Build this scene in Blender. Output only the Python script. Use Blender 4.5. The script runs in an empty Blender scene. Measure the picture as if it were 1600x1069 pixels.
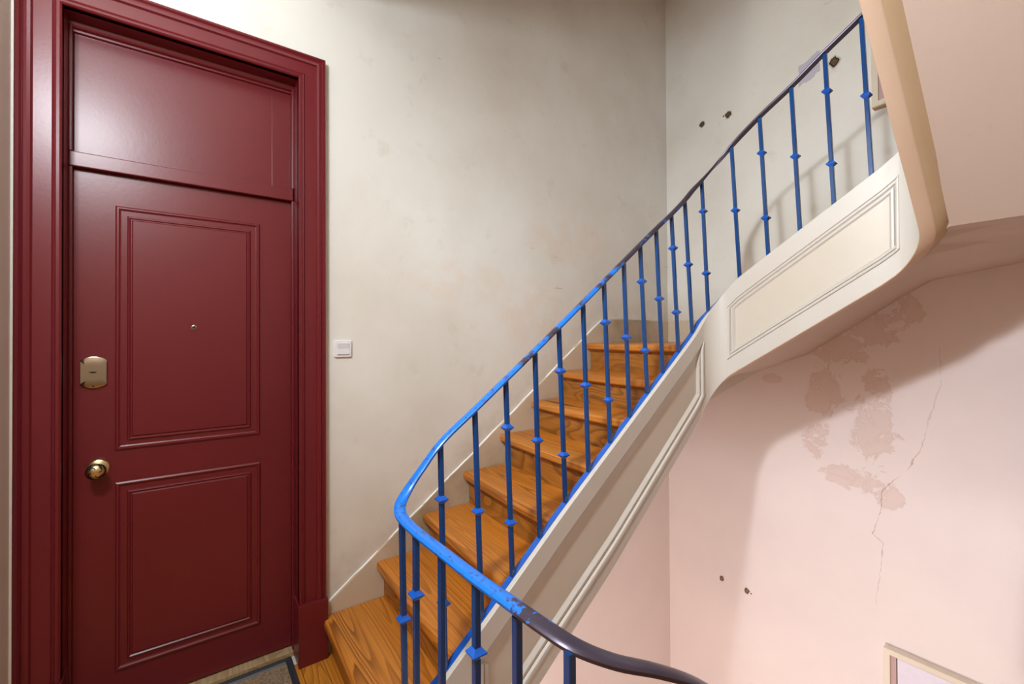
import bpy, bmesh, math, random
from mathutils import Vector, Matrix
random.seed(4)
sc = bpy.context.scene
PI = math.pi

# ------------------------------------------------------------------ camera
F_PX, YAW, PITCH, ROLL, CY = 700.0, 0.943, 0.0079, -0.0050, 523.5
EYE = 1.45
fw = Vector((-math.sin(YAW)*math.cos(PITCH), math.cos(YAW)*math.cos(PITCH), math.sin(PITCH)))
r0 = Vector((math.cos(YAW), math.sin(YAW), 0)); u0 = r0.cross(fw)
rt = r0*math.cos(ROLL) + u0*math.sin(ROLL); up = rt.cross(fw)
cd = bpy.data.cameras.new('camera'); cam = bpy.data.objects.new('camera', cd)
sc.collection.objects.link(cam)
cam.matrix_world = Matrix(((rt.x, up.x, -fw.x, 0), (rt.y, up.y, -fw.y, 0), (rt.z, up.z, -fw.z, EYE), (0, 0, 0, 1)))
cd.sensor_width = 36; cd.lens = F_PX/1600*36; cd.shift_y = -(534.5-CY)/1600
cd.clip_start = 0.02; cd.clip_end = 60
sc.camera = cam

# ------------------------------------------------------------------ light
w = bpy.data.worlds.new('world'); sc.world = w; w.use_nodes = True
w.node_tree.nodes['Background'].inputs[0].default_value = (0.8, 0.85, 1, 1)
w.node_tree.nodes['Background'].inputs[1].default_value = 0.0
STOREY = 3.54
LAMP = (-0.757, -0.529, 2.73)
POWER = [235, 122, 84]                 # storey below, this storey, storey above
TINT = [(1.0, 0.975, 0.985), (0.86, 0.94, 1.0), (1.0, 0.95, 0.84)]
for i, dz in enumerate((-STOREY, 0, STOREY)):
    ld = bpy.data.lights.new('bulb_light', 'POINT'); ld.energy = POWER[i]; ld.color = TINT[i]
    ld.shadow_soft_size = 0.15
    lo = bpy.data.objects.new('bulb_light', ld); sc.collection.objects.link(lo)
    lo.location = (LAMP[0], LAMP[1], LAMP[2]+dz)
# added fill spot without a fixture, lifts the far wall and stairwell
ld = bpy.data.lights.new('added_fill_spot', 'SPOT'); ld.energy = 182; ld.color = (0.90, 0.95, 1.0)
ld.spot_size = math.radians(112); ld.spot_blend = 1.0; ld.shadow_soft_size = 0.06
lo = bpy.data.objects.new('added_fill_spot', ld); sc.collection.objects.link(lo); lo.location = Vector(LAMP)+Vector((0.0, 0.12, -0.04))
lo.rotation_euler = (Vector((-0.75, 3.16, 0.9))-Vector(LAMP)).to_track_quat('-Z', 'Y').to_euler()
sc.view_settings.view_transform = 'Standard'; sc.view_settings.look = 'None'
sc.view_settings.gamma = 1.0; sc.view_settings.use_curve_mapping = False
sc.view_settings.exposure = 0.0
sc.cycles.max_bounces = 12; sc.cycles.diffuse_bounces = 8; sc.cycles.glossy_bounces = 4

# ------------------------------------------------------------------ helpers
def lin(c):
    return tuple(((v/255)/12.92 if v/255 <= .04045 else ((v/255+.055)/1.055)**2.4) for v in c)
def tag(o, label=None, cat=None, group=None, kind=None):
    if label: o['label'] = label
    if cat: o['category'] = cat
    if group: o['group'] = group
    if kind: o['kind'] = kind
    return o
def empty(name, loc=(0, 0, 0)):
    o = bpy.data.objects.new(name, None); sc.collection.objects.link(o); o.location = loc
    o.empty_display_size = .1
    return o
def link(name, mesh, mat=None, parent=None, smooth=False):
    """mesh is in world coordinates; keeps it there when parented"""
    if isinstance(mesh, bmesh.types.BMesh):
        bmesh.ops.recalc_face_normals(mesh, faces=mesh.faces)
        me = bpy.data.meshes.new(name); mesh.to_mesh(me); mesh.free()
    else: me = mesh
    if mat is not None and len(me.materials) == 0: me.materials.append(mat)
    if smooth:
        for p in me.polygons: p.use_smooth = True
    o = bpy.data.objects.new(name, me); sc.collection.objects.link(o)
    if parent is not None:
        o.parent = parent
        m = Matrix.Identity(4); q = parent
        while q is not None:
            m = Matrix.Translation(q.location) @ m if q.parent is None else q.matrix_parent_inverse @ m
            q = q.parent
        base = Vector((0, 0, 0)); q = parent
        while q is not None: base += q.location; q = q.parent
        o.location = -base
    return o
def recenter(o):
    """move the mesh origin to the middle of the object, nothing moves in the world"""
    me = o.data; n = len(me.vertices)
    c = Vector((0, 0, 0))
    for v in me.vertices: c += v.co
    c /= n
    me.transform(Matrix.Translation(-c)); o.location = o.location + c
    return o
def smooth_by_angle(o, ang=35):
    me = o.data
    bm = bmesh.new(); bm.from_mesh(me)
    for f in bm.faces: f.smooth = True
    for e in bm.edges:
        if len(e.link_faces) == 2:
            e.smooth = e.calc_face_angle(0) < math.radians(ang)
        else: e.smooth = False
    bm.to_mesh(me); bm.free()
    return o
def box(bm, x0, x1, y0, y1, z0, z1, bev=0):
    vs = [bm.verts.new((x, y, z)) for x in (x0, x1) for y in (y0, y1) for z in (z0, z1)]
    fs = [(0, 1, 3, 2), (4, 6, 7, 5), (0, 4, 5, 1), (2, 3, 7, 6), (0, 2, 6, 4), (1, 5, 7, 3)]
    faces = [bm.faces.new([vs[i] for i in f]) for f in fs]
    if bev:
        es = list({e for f in faces for e in f.edges})
        bmesh.ops.bevel(bm, geom=es, offset=bev, segments=2, affect='EDGES', profile=.6)
def boxo(name, dims, mat, parent=None, bev=0):
    bm = bmesh.new(); box(bm, *dims, bev=bev); return link(name, bm, mat, parent)
def extrude_poly(bm, pts, z0, z1):
    lo = [bm.verts.new((p[0], p[1], z0)) for p in pts]; hi = [bm.verts.new((p[0], p[1], z1)) for p in pts]
    n = len(pts)
    bm.faces.new(lo); bm.faces.new(hi)
    for i in range(n): bm.faces.new((lo[i], lo[(i+1) % n], hi[(i+1) % n], hi[i]))
def rings(bm, rr, close=True, caps=True):
    V = [[bm.verts.new(p) for p in r] for r in rr]
    n = len(rr[0])
    for a, b in zip(V, V[1:]):
        for i in range(n if close else n-1):
            j = (i+1) % n
            bm.faces.new((a[i], a[j], b[j], b[i]))
    if caps and close:
        bm.faces.new(V[0]); bm.faces.new(V[-1])
    return V
def lathe_x(bm, prof, cy, cz, x0, n=24, sy=1.0, sz=1.0):
    """profile of (distance along +x, radius) about an axis through (cy, cz)"""
    rr = []
    for d, r in prof:
        rr.append([(x0+d, cy+r*sy*math.cos(2*PI*i/n), cz+r*sz*math.sin(2*PI*i/n)) for i in range(n)])
    rings(bm, rr)

# ------------------------------------------------------------------ materials
def new_mat(name):
    m = bpy.data.materials.new(name); m.use_nodes = True
    nt = m.node_tree; b = nt.nodes['Principled BSDF']
    return m, nt, b
class NT:
    def __init__(s, nt): s.nt = nt
    def n(s, typ, **kw):
        nd = s.nt.nodes.new(typ)
        for k, v in kw.items(): setattr(nd, k, v)
        return nd
    def l(s, a, b): s.nt.links.new(a, b)
    def val(s, x, inp):
        if isinstance(x, (int, float)): inp.default_value = x
        else: s.l(x, inp)
    def math(s, op, a, b=0.0, c=None, clamp=False):
        nd = s.n('ShaderNodeMath', operation=op); nd.use_clamp = clamp
        s.val(a, nd.inputs[0]); s.val(b, nd.inputs[1])
        if c is not None: s.val(c, nd.inputs[2])
        return nd.outputs[0]
    def noise(s, vec, scale, detail=3, rough=.5, dist=0):
        nd = s.n('ShaderNodeTexNoise'); nd.inputs['Scale'].default_value = scale
        nd.inputs['Detail'].default_value = detail; nd.inputs['Roughness'].default_value = rough
        nd.inputs['Distortion'].default_value = dist
        s.l(vec, nd.inputs['Vector']); return nd.outputs['Fac']
    def mapping(s, vec, scale=(1, 1, 1), loc=(0, 0, 0), rot=(0, 0, 0)):
        nd = s.n('ShaderNodeMapping'); nd.inputs['Scale'].default_value = scale
        nd.inputs['Location'].default_value = loc; nd.inputs['Rotation'].default_value = rot
        s.l(vec, nd.inputs['Vector']); return nd.outputs[0]
    def ramp(s, fac, stops, interp='LINEAR'):
        nd = s.n('ShaderNodeValToRGB'); cr = nd.color_ramp; cr.interpolation = interp
        while len(cr.elements) < len(stops): cr.elements.new(.5)
        for e, (p, c) in zip(cr.elements, stops):
            e.position = p; e.color = (c, c, c, 1) if isinstance(c, (int, float)) else (*c, 1)
        s.l(fac, nd.inputs[0]); return nd.outputs[0]
    def mix(s, fac, a, b, blend='MIX'):
        nd = s.n('ShaderNodeMix', data_type='RGBA', blend_type=blend)
        s.val(fac, nd.inputs[0])
        for x, i in ((a, 6), (b, 7)):
            if isinstance(x, tuple): nd.inputs[i].default_value = (*x, 1)
            else: s.l(x, nd.inputs[i])
        return nd.outputs[2]
    def bump(s, h, strength=.2, dist=.01):
        nd = s.n('ShaderNodeBump'); nd.inputs['Strength'].default_value = strength
        nd.inputs['Distance'].default_value = dist; s.l(h, nd.inputs['Height']); return nd.outputs[0]
def geo_pos(g):
    return g.n('ShaderNodeNewGeometry').outputs['Position']
def sep(g, v):
    nd = g.n('ShaderNodeSeparateXYZ'); g.l(v, nd.inputs[0]); return nd.outputs

def plaster(name, base, dirt, rough=.55, pocks=.0, waves=.35, dirt_amt=.5):
    m, nt, b = new_mat(name); g = NT(nt); pos = geo_pos(g)
    n1 = g.noise(pos, 1.3, 5, .6); n2 = g.noise(pos, 9, 4, .6); n3 = g.noise(pos, 60, 3, .6)
    f = g.math('MULTIPLY', g.ramp(n1, [(.45, 0.0), (.72, 1.0)]), dirt_amt)
    col = g.mix(f, lin(base), lin(dirt))
    spots = g.ramp(n2, [(.66, 0.0), (.74, 1.0)])
    col = g.mix(g.math('MULTIPLY', spots, .25*dirt_amt), col, lin([c*.82 for c in dirt]))
    g.l(col, b.inputs['Base Color']); b.inputs['Roughness'].default_value = rough
    h = g.math('ADD', g.math('MULTIPLY', g.noise(pos, 3.2, 3, .5), waves), g.math('MULTIPLY', n3, .04))
    g.l(g.bump(h, .35, .02), b.inputs['Normal'])
    return m, nt, b, g, pos, col

# upper walls: aged cream paint, lighter repairs, grime, scratches, a lilac patch, pink paint under the flight
def wall_paint():
    m, nt, b = new_mat('wall_paint_cream_over_pink'); g = NT(nt); pos = geo_pos(g); X, Y, Z = sep(g, pos)
    n1 = g.noise(pos, 1.1, 5, .6); n2 = g.noise(pos, 7, 5, .65); n3 = g.noise(pos, 55, 3, .6)
    col = g.mix(g.ramp(n1, [(.40, 0.0), (.70, 1.0)]), lin((228, 229, 224)), lin((214, 212, 203)))
    col = g.mix(g.math('MULTIPLY', g.ramp(n2, [(.60, 0.0), (.72, 1.0)]), .22), col, lin((186, 176, 158)))
    # faint pinkish filler rubbed on the wall of the flight
    def blob(cy, cz, ry, rz, ax=Y, soft=.6):
        a = g.math('MULTIPLY', g.math('SUBTRACT', ax, cy), 1/ry); c = g.math('MULTIPLY', g.math('SUBTRACT', Z, cz), 1/rz)
        d = g.math('ADD', g.math('MULTIPLY', a, a), g.math('MULTIPLY', c, c))
        return g.math('MULTIPLY', g.math('SUBTRACT', 1.0, d, clamp=True), 1/soft, clamp=True)
    onleft = g.math('LESS_THAN', X, -2.15)
    onback = g.math('GREATER_THAN', Y, 3.1)
    rep = g.math('MAXIMUM', g.math('MAXIMUM', blob(2.1, 2.1, .42, .20), blob(1.25, 1.78, .35, .14)), blob(1.75, 1.62, .3, .25))
    rep = g.math('MULTIPLY', g.math('MULTIPLY', rep, onleft), g.ramp(n2, [(.40, 0.0), (.55, 1.0)]))
    col = g.mix(g.math('MULTIPLY', rep, .35), col, lin((226, 208, 192)))
    # grime just above the skirting of the flight (height over the nosing line)
    above = g.math('SUBTRACT', Z, g.math('MINIMUM', g.math('SUBTRACT', g.math('MULTIPLY', Y, .731), .158), 1.587))
    gr = g.math('MULTIPLY', g.ramp(above, [(0.0, 1.0), (.16, .35), (.55, 0.0)]), g.ramp(g.noise(pos, 4, 5, .7), [(.35, 0.2), (.65, 1.0)]))
    gr = g.math('MULTIPLY', gr, onleft)
    col = g.mix(g.math('MULTIPLY', gr, .45), col, lin((160, 138, 112)))
    gb = g.math('MULTIPLY', g.ramp(g.math('SUBTRACT', Z, 1.58), [(0.0, 1.0), (.25, 0.0)]), .35)
    col = g.mix(g.math('MULTIPLY', gb, onback), col, lin((170, 150, 125)))
    # scratches
    sv = g.mapping(pos, (5, 5, 42), rot=(.35, 0, 0)); s1 = g.noise(sv, 1.0, 2, .5)
    scr = g.math('MULTIPLY', g.ramp(s1, [(.735, 0.0), (.75, 1.0)]), g.ramp(g.noise(pos, 2.1, 2, .5), [(.5, 0.0), (.6, 1.0)]))
    col = g.mix(g.math('MULTIPLY', scr, .4), col, lin((150, 138, 125)))
    # lilac test patch on the back wall
    wx = g.math('ADD', X, g.math('MULTIPLY', g.math('SUBTRACT', g.noise(pos, 22, 4, .7), .5), .05))
    wz = g.math('ADD', Z, g.math('MULTIPLY', g.math('SUBTRACT', g.noise(pos, 17, 4, .7), .5), .06))
    px = g.math('LESS_THAN', g.math('ABSOLUTE', g.math('ADD', wx, 1.165)), .06)
    pz = g.math('LESS_THAN', g.math('ABSOLUTE', g.math('SUBTRACT', g.math('ADD', wz, g.math('MULTIPLY', wx, -.4)), 3.597)), .068)
    col = g.mix(g.math('MULTIPLY', g.math('MULTIPLY', px, pz), onback), col, lin((190, 188, 205)))
    # pink paint of the storey below the flight
    ncol = g.mix(g.ramp(n1, [(.42, 0.0), (.75, 1.0)]), lin((226, 215, 213)), lin((217, 206, 207)))
    def xblob(cx, cz, rx, rz): return blob(cx, cz, rx, rz, ax=X, soft=.8)
    st = xblob(-1.02, 1.38, .22, .14)
    for a in ((-.84, 1.50, .20, .16), (-.72, 1.60, .12, .12), (-1.10, 1.12, .16, .22), (-.86, .92, .16, .30), (-.96, .62, .24, .10), (-.79, .55, .12, .09), (-1.15, .82, .12, .16), (-1.42, 1.18, .10, .05), (-.84, 1.18, .10, .14)):
        st = g.math('MAXIMUM', st, xblob(*a))
    nz = g.noise(pos, 8.5, 9, .74, .9)
    edge = g.math('ADD', nz, g.math('MULTIPLY', g.math('SUBTRACT', st, .5), .30))
    smask = g.math('MULTIPLY', g.ramp(edge, [(.585, 0.0), (.615, 1.0)]), onback)
    rim = g.math('MULTIPLY', g.ramp(edge, [(.575, 0.0), (.60, 1.0), (.64, .2), (.8, .1)]), onback)
    ncol = g.mix(g.math('MULTIPLY', smask, .34), ncol, lin((205, 172, 158)))
    ncol = g.mix(g.math('MULTIPLY', rim, .28), ncol, lin((184, 142, 126)))
    # the long crack: x follows z
    fc = g.n('ShaderNodeFloatCurve'); cm = fc.mapping; cm.clip_min_x = 0; cm.clip_max_x = 1
    pts = [(-.06, -.859), (.10, -.837), (.29, -.821), (.33, -.868), (.46, -.831), (.58, -.824), (.66, -.770), (.725, -.713), (.86, -.654), (1.03, -.619), (1.20, -.576), (1.39, -.579)]
    crv = cm.curves[0]
    tr = lambda p: ((p[0]+.1)/1.6, p[1]+1.4)
    crv.points[0].location = tr(pts[0]); crv.points[1].location = tr(pts[-1])
    for p in pts[1:-1]: crv.points.new(*tr(p))
    for p in crv.points: p.handle_type = 'VECTOR'
    cm.update()
    g.l(g.math('MULTIPLY', g.math('ADD', Z, .1), 1/1.6), fc.inputs['Value'])
    cx = g.math('SUBTRACT', fc.outputs[0], 1.4)
    jit = g.math('MULTIPLY', g.math('SUBTRACT', g.noise(pos, 30, 3, .7), .5), .025)
    dd = g.math('ABSOLUTE', g.math('ADD', g.math('SUBTRACT', X, cx), jit))
    wdt = g.math('MULTIPLY', g.math('SUBTRACT', g.noise(pos, 9, 3, .6), .32), .011)
    ck = g.math('MULTIPLY', g.math('LESS_THAN', dd, wdt), g.math('MULTIPLY', g.math('GREATER_THAN', Z, -.06), g.math('LESS_THAN', Z, 1.39)))
    ck = g.math('MULTIPLY', ck, onback)
    ckf = g.math('MULTIPLY', ck, g.ramp(Z, [(.0, .35), (.3, .9), (.72, .9), (1.0, .35)]))
    ncol = g.mix(g.math('MULTIPLY', ckf, .75), ncol, lin((165, 135, 122)))
    # where pink starts: hidden behind the flights
    lineb = g.math('ADD', g.math('MULTIPLY', X, .66), 2.20)
    lowb = g.math('MULTIPLY', g.math('LESS_THAN', Z, lineb), onback)
    linel = g.math('MINIMUM', g.math('SUBTRACT', g.math('MULTIPLY', Y, .75), .30), 1.2)
    lowl = g.math('MULTIPLY', g.math('LESS_THAN', Z, linel), g.math('MULTIPLY', onleft, g.math('GREATER_THAN', Y, .55)))
    low = g.math('MAXIMUM', g.math('MAXIMUM', lowb, lowl), g.math('LESS_THAN', Z, -.05))
    col = g.mix(low, col, ncol)
    g.l(col, b.inputs['Base Color']); b.inputs['Roughness'].default_value = .5
    h = g.math('ADD', g.math('MULTIPLY', g.noise(pos, 2.6, 3, .5), .5), g.math('MULTIPLY', n3, .03))
    h = g.math('SUBTRACT', h, g.math('MULTIPLY', smask, .06)); h = g.math('SUBTRACT', h, g.math('MULTIPLY', ck, .12))
    h = g.math('SUBTRACT', h, g.math('MULTIPLY', scr, .05))
    g.l(g.bump(h, .35, .02), b.inputs['Normal'])
    return m
M = {}
M['wall'] = wall_paint()
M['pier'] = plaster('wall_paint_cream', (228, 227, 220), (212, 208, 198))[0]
M['far_paint'] = plaster('wall_paint_tan', (173, 149, 122), (161, 137, 110))[0]
M['skirt'] = plaster('skirting_paint_dirty', (200, 186, 164), (138, 118, 92), .5, dirt_amt=1.0)[0]
M['soffit'] = plaster('soffit_plaster_pink_beige', (192, 173, 161), (184, 163, 150), .6, dirt_amt=.5)[0]
M['underedge'] = plaster('stringer_underside_tan', (206, 180, 158), (196, 168, 140), .5, dirt_amt=.7)[0]
M['cove'] = plaster('cove_plaster_tan', (190, 166, 136), (176, 150, 118), .6, dirt_amt=.7)[0]
M['ceiling'] = plaster('ceiling_plaster', (220, 216, 206), (205, 198, 186), .6)[0]
M['caulk'] = plaster('caulk_white', (240, 240, 236), (225, 224, 218), .5)[0]
# stringer paint
def painted(name, base, dirt, rough=.38, chips=None):
    m, nt, b = new_mat(name); g = NT(nt); pos = geo_pos(g)
    n1 = g.noise(pos, 2.5, 4, .6); n2 = g.noise(pos, 26, 5, .7); n3 = g.noise(pos, 90, 2, .5)
    col = g.mix(g.math('MULTIPLY', g.ramp(n1, [(.42, 0.0), (.75, 1.0)]), .5), lin(base), lin(dirt))
    if chips:
        col = g.mix(g.ramp(n2, [(.735, 0.0), (.75, 1.0)]), col, lin(chips))
    g.l(col, b.inputs['Base Color']); b.inputs['Roughness'].default_value = rough
    g.l(g.bump(g.math('ADD', g.math('MULTIPLY', n1, .3), g.math('MULTIPLY', n3, .05)), .25, .01), b.inputs['Normal'])
    return m
M['stringer'] = painted('stringer_paint_ivory', (205, 201, 194), (196, 188, 176), .36, (185, 168, 145))
M['panel'] = painted('stringer_panel_beige', (205, 197, 185), (197, 186, 168), .36)
M['burgundy'] = painted('door_paint_burgundy', (106, 28, 36), (97, 24, 31), .33)
M['white_wood'] = painted('box_paint_white', (222, 212, 196), (200, 186, 166), .5)
def blue_paint(c1=(3, 68, 132), c2=(2, 58, 116), name='iron_paint_blue'):
    m, nt, b = new_mat(name); g = NT(nt); pos = geo_pos(g)
    n2 = g.noise(pos, 60, 4, .7); n1 = g.noise(pos, 3, 3, .5)
    col = g.mix(g.ramp(n1, [(.3, 0.0), (.7, 1.0)]), lin(c1), lin(c2))
    col = g.mix(g.ramp(n2, [(.71, 0.0), (.73, 1.0)]), col, lin((60, 66, 78)))
    g.l(col, b.inputs['Base Color']); b.inputs['Roughness'].default_value = .22
    b.inputs['Coat Weight'].default_value = .25; b.inputs['Coat Roughness'].default_value = .12
    g.l(g.bump(g.noise(pos, 45, 3, .6), .15, .004), b.inputs['Normal'])
    return m
M['blue'] = blue_paint()
M['blue2'] = blue_paint((6, 92, 200), (5, 84, 184), 'iron_paint_blue_bright')  # brighter blue for the edge strip and collars
def rail_paint():
    # bright blue where the hand seldom wears it, bare dark metal elsewhere
    m, nt, b = new_mat('handrail_worn_blue'); g = NT(nt); pos = geo_pos(g); X, Y, Z = sep(g, pos)
    n1 = g.noise(g.mapping(pos, (1, 1, 1)), 9, 4, .65); n2 = g.noise(pos, 70, 4, .7); n4 = g.noise(pos, 2.2, 2, .5)
    onland = g.math('LESS_THAN', Y, .80)
    e = g.math('ADD', X, g.math('MULTIPLY', g.math('SUBTRACT', g.noise(pos, 22, 4, .7), .5), .55))
    worn_land = g.math('MULTIPLY', g.ramp(g.math('ADD', e, 1.0), [(.31, 0.0), (.335, 1.0)]), onland)
    worn_up = g.ramp(g.math('MULTIPLY', Z, .4), [(.825, 0.0), (.86, 1.0)])
    streak = g.math('MULTIPLY', g.ramp(g.math('ADD', n1, g.math('MULTIPLY', n4, .5)), [(.72, 0.0), (.78, 1.0)]), g.math('SUBTRACT', 1.0, onland))
    spots = g.ramp(n2, [(.59, 0.0), (.61, 1.0)])
    f = g.math('MAXIMUM', g.math('MAXIMUM', worn_land, worn_up), g.math('MAXIMUM', streak, g.math('MULTIPLY', spots, .8)), clamp=True)
    col = g.mix(f, lin((18, 112, 214)), lin((76, 68, 84)))
    g.l(col, b.inputs['Base Color'])
    g.l(g.math('MULTIPLY', f, .5), b.inputs['Metallic'])
    g.l(g.math('ADD', .24, g.math('MULTIPLY', f, .08)), b.inputs['Roughness'])
    g.l(g.bump(g.math('SUBTRACT', 1.0, f), .2, .002), b.inputs['Normal'])
    return m
M['rail'] = rail_paint()
def wood(name, light, mid, dark, rough=.32, ringd=30, stretch=(.55, 3.2, 3.2), worn=None):
    m, nt, b = new_mat(name); g = NT(nt)
    tc = g.n('ShaderNodeTexCoord').outputs['Object']; oi = g.n('ShaderNodeObjectInfo').outputs['Random']
    cmb = g.n('ShaderNodeCombineXYZ'); g.l(g.math('MULTIPLY', oi, 31.7), cmb.inputs[0]); g.l(g.math('MULTIPLY', oi, 57.3), cmb.inputs[1]); g.l(g.math('MULTIPLY', oi, 13.1), cmb.inputs[2])
    va = g.n('ShaderNodeVectorMath', operation='ADD'); g.l(g.mapping(tc, stretch), va.inputs[0]); g.l(cmb.outputs[0], va.inputs[1]); v = va.outputs[0]
    n = g.noise(v, 1.5, 2, .45, .2)
    ring = g.math('FRACT', g.math('MULTIPLY', n, ringd))
    ringc = g.math('MULTIPLY', g.ramp(ring, [(0.0, .0), (.45, .18), (.80, .85), (.93, 1.0), (1.0, .05)]), g.ramp(g.noise(v, 2.1, 2, .5), [(.3, .35), (.62, .9)]))
    fib = g.noise(g.mapping(v, (3, 38, 38)), 1.6, 3, .6)
    blot = g.noise(v, .9, 3, .6)
    col = g.mix(ringc, lin(light), lin(dark))
    col = g.mix(g.ramp(blot, [(.35, 0.0), (.68, .6)]), col, lin(mid))
    col = g.mix(g.math('MULTIPLY', g.ramp(fib, [(.38, 0.0), (.68, 1.0)]), .38), col, lin(dark))
    kn = g.n('ShaderNodeTexVoronoi'); kn.inputs['Scale'].default_value = 1.0
    g.l(g.mapping(v, (2.2, 1.1, 1.1)), kn.inputs['Vector'])
    kd = g.ramp(kn.outputs['Distance'], [(.045, 1.0), (.085, 0.0)])
    col = g.mix(kd, col, lin([c*.45 for c in dark]))
    g.l(col, b.inputs['Base Color']); b.inputs['Roughness'].default_value = rough
    g.l(g.math('ADD', rough-.04, g.math('MULTIPLY', fib, .16)), b.inputs['Roughness'])
    g.l(g.bump(g.math('ADD', g.math('MULTIPLY', fib, .5), g.math('MULTIPLY', ringc, .25)), .22, .003), b.inputs['Normal'])
    return m
M['tread'] = wood('pine_tread_varnished', (208, 134, 50), (198, 118, 34), (114, 60, 14), .34, 30, (.17, 3.8, 3.8))
M['riser'] = wood('pine_riser_varnished', (178, 116, 42), (156, 94, 28), (84, 48, 14), .40, 20, (.7, 2.6, 2.6))
M['plank'] = wood('pine_floor_plank', (216, 148, 56), (204, 128, 38), (138, 76, 20), .33, 30, (.3, 3.6, 3.6))
M['sill'] = wood('worn_door_sill', (190, 166, 128), (170, 142, 104), (120, 92, 62), .6)
def flat(name, c, rough=.5, metal=0, **kw):
    m, nt, b = new_mat(name); g = NT(nt); pos = geo_pos(g)
    n = g.noise(pos, 40, 3, .6)
    col = g.mix(g.math('MULTIPLY', n, .3), lin(c), lin([v*.85 for v in c]))
    g.l(col, b.inputs['Base Color']); b.inputs['Roughness'].default_value = rough; b.inputs['Metallic'].default_value = metal
    return m
M['brass'] = flat('brass_polished', (222, 202, 152), .32, 1.0)
M['brass_dark'] = flat('brass_groove_black', (40, 26, 16), .5, .4)
M['nickel'] = flat('nickel_plate', (186, 180, 172), .14, 1.0)
M['black'] = flat('black_hole', (16, 14, 12), .8)
M['rubber'] = flat('mat_rubber_black', (46, 50, 58), .6)
M['rubber_grey'] = flat('mat_border_grey', (112, 118, 124), .7)
M['switch'] = flat('switch_plastic_white', (232, 232, 234), .3)
M['switch2'] = flat('switch_rocker_white', (222, 224, 232), .25)
M['lilac'] = flat('box_panel_lilac_white', (224, 220, 236), .25)
M['mauve'] = flat('box_reveal_mauve', (190, 160, 156), .6)
M['brownbox'] = flat('box_underside_brown', (196, 168, 128), .6)
M['plug'] = flat('hole_plug_brown', (96, 76, 50), .8)
M['plugred'] = flat('hole_plug_brick', (150, 98, 76), .85)
M['crater'] = flat('hole_plaster_edge', (206, 200, 186), .8)
m, nt, b = new_mat('bulb_glow'); b.inputs['Emission Color'].default_value = (1, .95, .88, 1); b.inputs['Emission Strength'].default_value = 20; M['bulb'] = m
def coir():
    m, nt, b = new_mat('mat_coir'); g = NT(nt); pos = geo_pos(g)
    n = g.noise(pos, 90, 4, .8); n2 = g.noise(pos, 260, 2, .8)
    col = g.mix(g.ramp(n, [(.35, 0.0), (.65, 1.0)]), lin((120, 96, 72)), lin((182, 160, 134)))
    g.l(col, b.inputs['Base Color']); b.inputs['Roughness'].default_value = .95
    g.l(g.bump(g.math('ADD', n, n2), 1.0, .006), b.inputs['Normal']); return m
M['coir'] = coir()

# ------------------------------------------------------------------ room shell
XW, YB, XR = -2.2, 3.16, 0.45           # left wall face, back wall face, right wall face
XD = -2.304                             # face of the door slab
YF = -1.5
ZLO, ZHI = -STOREY-.3, 2*STOREY-.3
DY0, DY1, DZ1 = -.352, .404, 2.625      # opening inside the architrave

# left wall with the door opening, as one solid
bm = bmesh.new()
ys = [YF-.2, DY0-.032, DY1+.032, YB+.2]; zs = [ZLO, 0.0, DZ1+.032, ZHI]
def wall_grid(bm, x0, x1, ys, zs, holes):
    def q(pts): bm.faces.new([bm.verts.new(p) for p in pts])
    for i in range(len(ys)-1):
        for j in range(len(zs)-1):
            if (i, j) in holes: continue
            for x in (x0, x1):
                q([(x, ys[i], zs[j]), (x, ys[i+1], zs[j]), (x, ys[i+1], zs[j+1]), (x, ys[i], zs[j+1])])
    for (i, j) in holes:
        a, c, d, e = ys[i], ys[i+1], zs[j], zs[j+1]
        q([(x0, a, d), (x1, a, d), (x1, a, e), (x0, a, e)]); q([(x0, c, d), (x1, c, d), (x1, c, e), (x0, c, e)])
        q([(x0, a, e), (x1, a, e), (x1, c, e), (x0, c, e)]); q([(x0, a, d), (x1, a, d), (x1, c, d), (x0, c, d)])
    a, c, d, e = ys[0], ys[-1], zs[0], zs[-1]
    q([(x0, a, d), (x1, a, d), (x1, a, e), (x0, a, e)]); q([(x0, c, d), (x1, c, d), (x1, c, e), (x0, c, e)])
    q([(x0, a, e), (x1, a, e), (x1, c, e), (x0, c, e)]); q([(x0, a, d), (x1, a, d), (x1, c, d), (x0, c, d)])
    bmesh.ops.remove_doubles(bm, verts=bm.verts, dist=1e-5)
wall_grid(bm, XW, XW-.25, ys, zs, {(1, 1)})
wall_left = tag(link('wall_left', bm, M['wall']), 'cream plaster wall beside the stairs, holding the burgundy door', kind='structure')
wall_back = tag(boxo('wall_back', (XW, XR, YB, YB+.2, ZLO, ZHI), M['wall']), 'far stairwell wall, cream above the stairs and stained pink below', kind='structure')
tag(boxo('wall_right', (XR, XR+.2, YF-.2, YB+.2, ZLO, ZHI), M['far_paint']), kind='structure')
tag(boxo('wall_front', (XW, XR, YF-.2, YF, ZLO, ZHI), M['far_paint']), kind='structure')
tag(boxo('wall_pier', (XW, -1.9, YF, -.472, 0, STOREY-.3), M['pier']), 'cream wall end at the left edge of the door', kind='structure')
tag(boxo('ceiling', (XW, XR, YF, YB, ZHI-.05, ZHI), M['ceiling']), kind='structure')
tag(boxo('trim_1', (XW, -2.166, -.472, -.466, 0, STOREY-.3), M['caulk']), 'white painted strip along the left edge of the door frame', kind='structure')

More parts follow.
